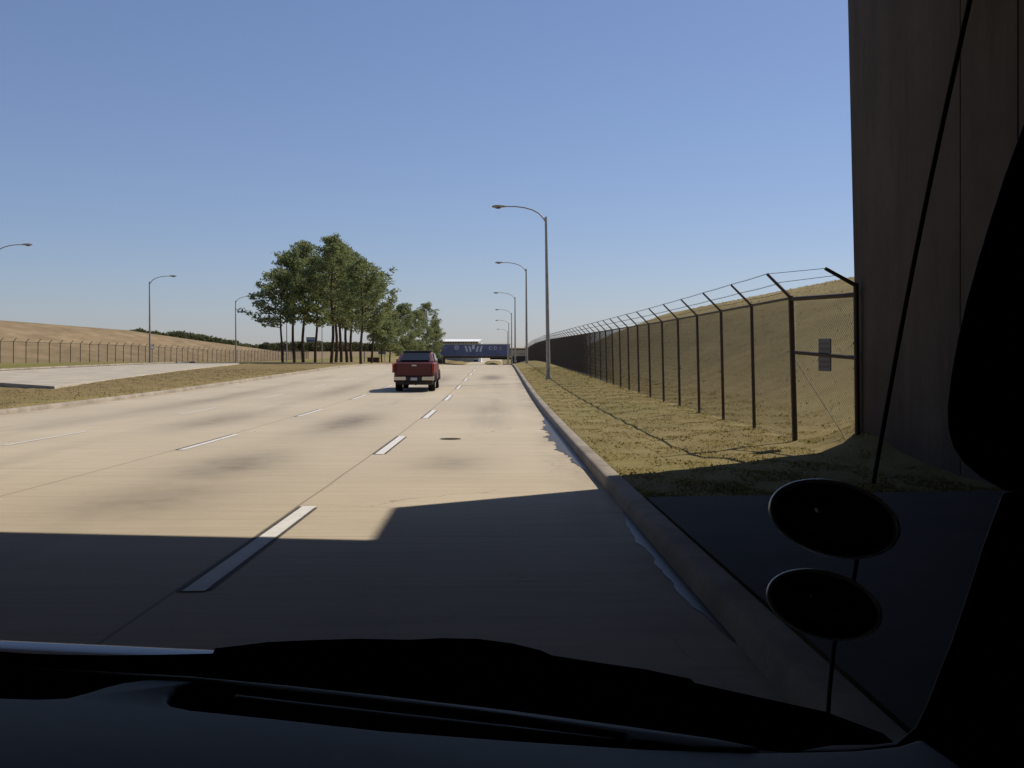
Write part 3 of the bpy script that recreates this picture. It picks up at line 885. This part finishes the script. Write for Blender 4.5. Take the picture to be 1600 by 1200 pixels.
# ring emblem with bars, and the five slanted strokes
ring = MB(); cxp, czp = x_at(713.3, YB) - Lo.x, Pz(543.2) - Lo.z
ring.tube([(cxp + .82 * math.cos(a), -.04, czp + .82 * math.sin(a)) for a in np.linspace(0, 2 * math.pi, 25)], .13, 6, False)
for dz, w in ((-.3, .62), (.02, .7), (.34, .6)): ring.box(cxp - w, cxp + w, -.06, -.01, czp + dz - .08, czp + dz + .08)
ring.build('round_emblem', M['cream'], ban)
for (a, b, c, d, w) in ((727, 540.5, 729.6, 549.6, .34), (733, 540.8, 735.4, 549.4, .34), (740, 538.9, 740, 545.6, .55), (747.4, 540.8, 745, 549.4, .34), (753, 540.5, 750.6, 549.6, .34)):
    xa, za, xb, zb_ = x_at(a, YB) - Lo.x, Pz(b) - Lo.z, x_at(c, YB) - Lo.x, Pz(d) - Lo.z
    s_ = MB(); xm, zm = (xa + xb) / 2 + .12 * (1 if xb > xa else -1), (za + zb_) / 2
    s_.v = [(xa - w, -.05, za), (xa + w, -.05, za), (xm - w, -.05, zm), (xm + w, -.05, zm), (xb - w, -.05, zb_), (xb + w, -.05, zb_)]
    s_.v += [(x, -.004, z) for x, y, z in s_.v]
    s_.f = [(0, 1, 3, 2), (2, 3, 5, 4), (6, 8, 9, 7), (8, 10, 11, 9), (0, 2, 8, 6), (2, 4, 10, 8), (1, 7, 9, 3), (3, 9, 11, 5), (0, 6, 7, 1), (4, 5, 11, 10)]
    s_.build('printed_stroke', M['cream'], ban)
MB().box(x_at(692, YB) - Lo.x, x_at(697, YB) - Lo.x, -.03, -.004, Pz(544.2) - Lo.z, Pz(543.4) - Lo.z).build('printed_line', M['pink'], ban)

YT = 500
tm = thing('terminal_building', (x_at(711, YT), YT, r(YT)), 'long low white roofed building behind the blue overpass', 'building')
Lt = tm.location
def tb(px0, px1, py0, py1, y0, y1):
    z = lambda p: EYE + (HY - p) / FPX * YT - Lt.z
    return MB().box(x_at(px0, YT) - Lt.x, x_at(px1, YT) - Lt.x, y0, y1, z(py1), z(py0))
tb(676, 747, 534.2, 575, .4, 18).build('wall', M['pale'], tm)
ra, rb = x_at(673, YT) - Lt.x, x_at(748, YT) - Lt.x
ze, zr = EYE + (HY - 534.1) / FPX * YT - Lt.z, EYE + (HY - 530.2) / FPX * YT - Lt.z
MB().prism([(ra, -1.0, ze), (ra, -1.0, ze + .25), (ra + 1.5, 6, zr + .1), (ra + 1.5, 13, zr + .1), (ra, 20, ze + .25), (ra, 20, ze)], (rb - ra, 0, 0)).build('roof', M['white'], tm)
tb(747.2, 752, 535.6, 575, .3, 17).build('annex', M['white'], tm, bevel=.2)
for k in range(17):
    tb(679 + k * 4, 681.4 + k * 4, 534.7, 536.6, .3, .42).build('window', M['glass_dark'], tm)

for (px, Yi, hwx, hly, nm) in ((771, 462, 3.9, 46, 'grass traffic island under the right half of the overpass'), (711, 455, 4.2, 34, 'grass traffic island under the left half of the overpass')):
    m = MB(); X = x_at(px, Yi)
    m.loft([[(X + hwx * s_ * math.cos(a), Yi + hly * s_ * math.sin(a), r(Yi + hly * math.sin(a)) + dz) for a in np.linspace(0, 2 * math.pi, 24, endpoint=False)] for s_, dz in ((1, -.2), (1, .2), (.8, .75), (.35, .95))])
    tag(m.build('traffic_island', M['grass'], smooth=True), nm, 'traffic island', kind='structure')

# ------------------------------------------------------------------ vehicles
def wheel(parent, x, y, rad, w):
    t = MB()
    prof = [(rad * .62, -w / 2), (rad * .93, -w / 2), (rad, -w / 2 + .03), (rad, w / 2 - .03), (rad * .93, w / 2), (rad * .62, w / 2)]
    t.loft([[(x + b, y + a * math.cos(th), rad + a * math.sin(th)) for th in np.linspace(0, 2 * math.pi, 24, endpoint=False)] for a, b in prof])
    tyre = t.build('wheel', M['rubber'], parent, smooth=True)
    rm = MB().loft([[(x + b, y + a * math.cos(th), rad + a * math.sin(th)) for th in np.linspace(0, 2 * math.pi, 16, endpoint=False)] for a, b in ((rad * .60, -w / 2 - .005), (rad * .2, -w / 2 + .03), (rad * .2, w / 2 - .03), (rad * .60, w / 2 + .005))])
    rm.build('rim', M['chrome'], tyre, smooth=True)

def ring_rect(x0, x1, z0, z1, y, rc, n=4):
    out = []
    for cx_, cz_, a0 in ((x1 - rc, z0 + rc, -90), (x1 - rc, z1 - rc, 0), (x0 + rc, z1 - rc, 90), (x0 + rc, z0 + rc, 180)):
        for k in range(n):
            a = R(a0 + 90 * k / (n - 1)); out.append((cx_ + rc * math.cos(a), y, cz_ + rc * math.sin(a)))
    return out

pk = thing('pickup_truck', (-3.87, 46.2, r(46.2) + .01), 'dark red pickup truck seen from behind in the second lane', 'pickup truck')
b = MB()                                # lower body: bed, cab sides, bonnet (y forward)
b.loft([ring_rect(-.93, .93, .52, 1.28, .06, .06), ring_rect(-.985, .985, .50, 1.31, .16, .08), ring_rect(-1.0, 1.0, .48, 1.31, 1.2, .09), ring_rect(-1.0, 1.0, .46, 1.30, 2.4, .09),
        ring_rect(-1.0, 1.0, .46, 1.28, 3.9, .09), ring_rect(-.99, .99, .46, 1.20, 4.4, .1), ring_rect(-.96, .96, .48, 1.13, 5.2, .12), ring_rect(-.88, .88, .52, 1.02, 5.5, .14)])
b.build('body', M['red'], pk, smooth=True)
c = MB()                                # cab with sloping sail panels
c.loft([ring_rect(-.93, .93, 1.27, 1.36, .75, .03), ring_rect(-.90, .90, 1.27, 1.52, 1.25, .06), ring_rect(-.80, .80, 1.27, 1.76, 1.9, .11), ring_rect(-.77, .77, 1.27, 1.81, 2.6, .12), ring_rect(-.78, .78, 1.27, 1.79, 3.3, .12), ring_rect(-.90, .90, 1.27, 1.33, 4.3, .02)])
cab = c.build('cab', M['red'], pk, smooth=True)
w = MB(); w.v = [(-.76, .76, 1.375), (.76, .76, 1.375), (.63, 1.86, 1.715), (-.63, 1.86, 1.715)]
w.v = [(x, y - .05, z + .045) for x, y, z in w.v]; w.prism(w.v[:4], (0, .03, -.02)); w.v = w.v[4:]; w.f = [tuple(i - 4 for i in f) for f in w.f]
w.build('rear_window', M['glass_tint'], pk, bevel=.01)
MB().box(-.74, .74, 1.9, 3.2, 1.812, 1.835).build('roof_panel', M['plastic'], pk, bevel=.01)
for sx_ in (-1, 1):
    s_ = MB(); s_.v = [(sx_ * .925, 1.5, 1.38), (sx_ * .90, 3.9, 1.38), (sx_ * .80, 3.25, 1.70), (sx_ * .83, 2.0, 1.68)]
    s_.prism(list(s_.v), (sx_ * .03, 0, .01)); s_.v = s_.v[4:]; s_.f = [tuple(i - 4 for i in f) for f in s_.f]
    s_.build('side_window', M['glass_dark'], pk)
    MB().loft([ring_rect(sx_ * .99 - .09, sx_ * .99 + .01, .88, 1.27, -.0, .02), ring_rect(sx_ * .99 - .10, sx_ * .99 + .02, .86, 1.29, .10, .02), ring_rect(sx_ * .99 - .06, sx_ * .99 + .015, .9, 1.25, .22, .02)]).build('tail_light', M['lens'], pk, smooth=True)
    mm = MB().loft([ring_rect(sx_ * 1.13 - .10, sx_ * 1.13 + .10, 1.20, 1.42, 3.55, .03), ring_rect(sx_ * 1.13 - .11, sx_ * 1.13 + .11, 1.19, 1.43, 3.62, .04), ring_rect(sx_ * 1.13 - .07, sx_ * 1.13 + .07, 1.22, 1.38, 3.72, .03)]).tube([(sx_ * .95, 3.64, 1.27), (sx_ * 1.1, 3.62, 1.29)], .03, 6).build('side_mirror', M['plastic'], pk, smooth=True)
    # chrome bumper ends
    MB().loft([ring_rect(min(sx_ * .40, sx_ * .97), max(sx_ * .40, sx_ * .97), .53, .68, -.12, .03), ring_rect(min(sx_ * .40, sx_ * .99), max(sx_ * .40, sx_ * .99), .51, .69, -.06, .03), ring_rect(min(sx_ * .40, sx_ * .99), max(sx_ * .40, sx_ * .99), .51, .69, .12, .03)]).build('bumper', M['chrome'], pk, smooth=True)
    # flared arches as dark cladding
    for wy in (1.05, 4.35):
        ar = MB()
        ar.tube([(sx_ * 1.0, wy + .50 * math.cos(a), .40 + .50 * math.sin(a)) for a in np.linspace(.05, math.pi - .05, 12)], .055, 6)
        ar.build('wheel_arch', M['plastic'], pk, smooth=True)
MB().box(-.86, .86, .025, .07, .72, 1.29).build('tailgate', M['red'], pk, bevel=.02)
tg = [o for o in pk.children if o.name.startswith('tailgate')][0]
MB().box(-.12, .12, .005, .024, 1.16, 1.225).build('handle', M['chrome'], tg, bevel=.008)
MB().box(-.399, .399, -.10, .10, .50, .66).build('bumper_step', M['plastic'], pk, bevel=.02)
MB().box(-.16, .16, -.125, -.102, .52, .645).build('license_plate', M['cream'], pk, bevel=.004)
MB().box(-.92, .92, .12, 4.9, .31, .50).build('underbody', M['plastic'], pk, bevel=.04)
MB().tube([(-.86, 1.05, .38), (-.1, 1.05, .38), (0, 1.05, .37), (.1, 1.05, .38), (.86, 1.05, .38)], [.05, .05, .13, .05, .05], 8).build('axle', M['plastic'], pk, smooth=True)
MB().tube([(.55, .1, .40), (.55, 1.4, .42)], .035, 8).build('exhaust', M['plastic'], pk, smooth=True)
for x_, y_ in ((-.82, 1.05), (.82, 1.05), (-.82, 4.35), (.82, 4.35)): wheel(pk, x_, y_, .39, .34)
pk.rotation_euler = (0, 0, R(.6)); pk.scale = (.91, 1, 1)

def small_car(px, Y, mat, label):
    o = thing('car', (x_at(px, Y), Y, r(Y) + .01), label, 'car', 'far cars beyond the overpass')
    MB().loft([ring_rect(-.82, .82, .35, .82, 0, .1), ring_rect(-.9, .9, .28, .95, .3, .14), ring_rect(-.9, .9, .28, .92, 3.4, .14), ring_rect(-.85, .85, .3, .75, 4.3, .14)]).build('body', mat, o, smooth=True)
    MB().loft([ring_rect(-.8, .8, .9, .98, .3, .03), ring_rect(-.66, .66, .9, 1.42, 1.0, .12), ring_rect(-.66, .66, .9, 1.44, 2.2, .12), ring_rect(-.8, .8, .9, .96, 3.3, .02)]).build('cabin', M['glass_dark'], o, smooth=True)
    for x_, y_ in ((-.76, .8), (.76, .8), (-.76, 3.4), (.76, 3.4)): wheel(o, x_, y_, .32, .2)
small_car(743, 500, M['plastic'], 'tiny dark car on the road below the blue overpass')
small_car(749, 560, M['white'], 'tiny pale car on the road beyond the overpass')

# small things at the foot of the trees
YS = 150
bx = thing('brick_sign_wall', (x_at(583, YS), YS, G(x_at(583, YS), YS)), 'low brown brick block in the grass right of the pine trunks', 'wall')
MB().box(-.85, .85, 0, .5, -.3, .62).build('wall', M['brick'], bx, bevel=.02)
MB().box(-.92, .92, -.06, .56, .622, .70).build('coping', M['brown'], bx, bevel=.01)
ps = thing('marker_post', (x_at(569.5, 140), 140, G(x_at(569.5, 140), 140)), 'thin pale post beside the thick pine trunk', 'post')
MB().box(-.09, .09, -.05, .05, -.2, 1.5).build('post', M['pale'], ps, bevel=.01)
MB().box(-.13, .13, -.08, .08, 1.502, 1.56).build('cap', M['pale'], ps)
YS = 200
rs = thing('road_sign', (x_at(597, YS), YS, G(x_at(597, YS), YS)), 'small pale square sign on posts in the grass between grove and bushy trees', 'sign')
MB().box(-.75, .75, -.03, .03, 1.6, 2.8).build('sign_plate', M['sign_grey'], rs, bevel=.02)
for sx_ in (-.5, .5): MB().tube([(sx_, .07, -.2), (sx_, .07, 2.6)], .05, 6).build('leg', M['steel'], rs)

# ------------------------------------------------------------------ the vehicle the photograph is taken from
vh = thing('shuttle_bus', (-.4, 0, 0), 'dark interior and white hood of the vehicle around the windscreen, with oval mirrors', 'bus')
def vbuild(m, *a, **k):
    return rel(m, vh).build(*a, **k)
def pxprism(pts, depth, d):
    return MB().prism([at(px, py, depth) for px, py in pts], d)
DZ = EYE - .25
def dprism(pts, z, t):
    return MB().prism([at_plane(px, py, z) for px, py in pts], (0, 0, -t))
pad = [(-90, 1091), (0, 1088), (60, 1090), (105, 1088), (140, 1079), (165, 1071), (190, 1065), (225, 1060), (270, 1058), (310, 1060), (332, 1065), (305, 1068), (281, 1074), (266, 1084), (262, 1093), (272, 1101), (300, 1107), (350, 1112), (420, 1119), (600, 1139), (800, 1154), (1000, 1167), (1200, 1173), (1330, 1170), (1400, 1163), (1440, 1150), (1800, 1400), (1700, 1500), (-90, 1500)]
dash = vbuild(dprism(pad, DZ, .03), 'dashboard', M['dash'], vh, bevel=.006, segs=3, smooth=True)
rail = [(-90, 1034), (0, 1038), (160, 1047), (300, 1055), (450, 1069), (600, 1085), (800, 1108), (1000, 1135), (1120, 1152), (1190, 1166), (1170, 1172), (1080, 1168), (985, 1156), (975, 1147), (800, 1119), (600, 1096), (450, 1080), (372, 1071), (333, 1064.2), (300, 1061.5), (200, 1056), (100, 1048), (0, 1042), (-90, 1039)]
vbuild(dprism(rail, DZ + .0015, .03), 'dashboard_rail', M['dash'], vh, bevel=.003, smooth=True)
bar = [(366, 1083), (450, 1093), (600, 1110), (800, 1132), (965, 1152), (962, 1157), (800, 1139), (600, 1117), (450, 1099), (366, 1089)]
vent = vbuild(dprism(bar, DZ - .0005, .012), 'vent_bar', M['dash'], vh, bevel=.002, smooth=True)
tm_ = MB()
for px in (470, 520, 570, 620, 668, 717, 767, 817, 868, 922):
    py = 1096 + (px - 450) * .110
    p = at_plane(px, py + 2, DZ - .006); tm_.box(p.x - .0012, p.x + .0012, p.y - .004, p.y + .012, DZ - .03, DZ - .008)
vbuild(tm_, 'vent_fin', M['dash'], vh)
vbuild(dprism([(-400, 1020), (0, 1043), (600, 1094), (1180, 1171), (1250, 1178), (1900, 1600), (-900, 1600)], DZ - .034, .02), 'recess_floor', M['black'], vh)
# hood and cowl outside the glass
hd = MB(); rows = []
for px in np.linspace(-250, 700, 20):
    yt = 1000 + px * .046
    a0 = at(px, yt, 2.0); a1 = at(px, yt + 1.5, 1.96); a2 = at(px, yt + 16, 1.925); a3 = at(px, yt + 60, 1.76)
    rows.append([a0 - Vector((0, -.04, .10)), a0, a1, a2, a3])
for r_ in rows: hd.v += [tuple(p) for p in r_]
for i in range(len(rows) - 1):
    for k in range(4): hd.f.append((i * 5 + k, i * 5 + k + 1, (i + 1) * 5 + k + 1, (i + 1) * 5 + k))
vbuild(hd, 'hood', M['white_paint'], vh, smooth='all', fix=True)
cowl = [(-120, 1016), (0, 1018), (40, 1021), (100, 1023), (160, 1024), (250, 1023), (333, 1021), (500, 1018), (700, 1022), (870, 1032), (1000, 1050), (1090, 1068), (1180, 1088), (1290, 1112), (1380, 1146), (1420, 1180), (1500, 1260), (1500, 1330), (-120, 1330)]
vbuild(pxprism(cowl, 1.0, (0, .2, -.075)), 'cowl', M['black'], vh)
wip = [(332, 1022), (336, 1013), (370, 1009), (420, 1003), (490, 1000), (560, 998), (640, 999.5), (690, 997), (745, 998), (800, 1005), (845, 1016), (862, 1024), (940, 1036), (1010, 1046), (1080, 1061), (1090, 1072), (1000, 1060), (860, 1040), (600, 1030), (400, 1030)]
vbuild(pxprism(wip, .93, (0, .035, -.012)), 'wiper', M['black'], vh)
vbuild(MB().tube([at(895, 1072, .92), at(960, 1081, .92), at(1040, 1096, .92), at(1110, 1113, .92)], [.0004, .0009, .0009, .0003], 5), 'cowl_trim', M['dash'], vh)
# right pillar and its padded cover
pil = [(1566, 768), (1552, 805), (1532, 860), (1508, 935), (1486, 1000), (1466, 1050), (1447, 1100), (1430, 1135), (1400, 1162), (1330, 1171), (1250, 1172), (1250, 1260), (2300, 1500), (2300, 700)]
vbuild(pxprism(pil, .72, (.04, .06, -.02)), 'pillar', M['black'], vh, bevel=.003, segs=2, smooth=True)
cov = [(1640, 90), (1612, 150), (1590, 210), (1566, 275), (1545, 340), (1525, 405), (1507, 470), (1493, 530), (1483, 585), (1477, 635), (1478, 670), (1486, 700), (1503, 725), (1530, 748), (1566, 768), (1700, 790), (2300, 800), (2300, -400), (1800, -400)]
vbuild(pxprism(cov, .66, (.04, .055, 0)), 'pillar_cover', M['black'], vh, bevel=.006, segs=3, smooth=True)
# shell round the seats, out of the picture, added to keep the interior dark
sh = MB(); sh.box(-1.45, .70, -2.5, .35, EYE + .42, EYE + .46); vbuild(sh, 'roof', M['plastic'], vh)
sh = MB(); sh.box(-1.45, .75, -2.5, -2.45, .4, EYE + .42); vbuild(sh, 'rear_panel', M['plastic'], vh)
sh = MB(); sh.box(-1.5, -1.45, -2.45, .35, .4, EYE + .2); vbuild(sh, 'side_panel', M['plastic'], vh)
sh = MB(); sh.box(.70, .75, -2.45, .40, .4, EYE + .42); vbuild(sh, 'side_panel', M['plastic'], vh)
# oval mirrors on their arm, and the whip antenna
def oval_mirror(pxc, pyc, rx, ry, rot, depth):
    c = at(pxc, pyc, depth); u = Vector((math.cos(YAW), -math.sin(YAW), 0)); v = Vector((0, 0, 1)); f = ray(pxc, pyc).normalized()
    a = rx / FPX * depth; b_ = ry / FPX * depth; cr, sr = math.cos(rot), math.sin(rot)
    def P(th, s_, d): 
        x = a * s_ * math.cos(th); y = b_ * s_ * math.sin(th)
        return c + u * (x * cr + y * sr) + v * (-x * sr + y * cr) + f * d
    ths = np.linspace(0, 2 * math.pi, 40, endpoint=False)
    hs = MB().loft([[P(t, s_, d) for t in ths] for s_, d in ((.868, .006), (.88, -.018), (.915, -.038), (.955, -.036), (.988, -.018), (1., .006), (.97, .03), (.8, .06), (.4, .08), (.05, .085))])
    o = vbuild(hs, 'mirror', M['mirror_rim'], vh, smooth='all')
    gl = MB().loft([[P(t, s_, d) for t in ths] for s_, d in ((.872, .0045), (.8, -.006), (.6, -.016), (.3, -.023), (.03, -.025))])
    rel(gl, vh).build('mirror_glass', M['glass_dark'], o, smooth='all')  # dark glass colour stands in for the black reflection of the bus
    return o
M['mirror_rim'] = simple('mirror_housing', (.5, .5, .51), .4, .6, .5, .35, 14)
oval_mirror(1304, 811, 106, 60, R(14), 2.05)
oval_mirror(1288, 945, 94, 53, R(16), 2.0)
vbuild(MB().tube([at(1352, 800, 2.14), at(1338, 880, 2.12), at(1334, 905, 2.1), at(1318, 960, 2.1), at(1303, 1010, 2.08), at(1296, 1080, 2.0), at(1292, 1150, 1.9), at(1290, 1235, 1.85)], .0045, 8), 'mirror_arm', M['black'], vh, smooth=True)
ant = [at(1520 - 155 * t_ - 6 * math.sin(t_ * 3.1), -20 + 775 * t_, 1.75 + .38 * t_) for t_ in np.linspace(0, 1, 14)]
vbuild(MB().tube([at(1532, -90, 1.7)] + ant, [.0045] * 15, 8), 'antenna', M['black'], vh, smooth=True)
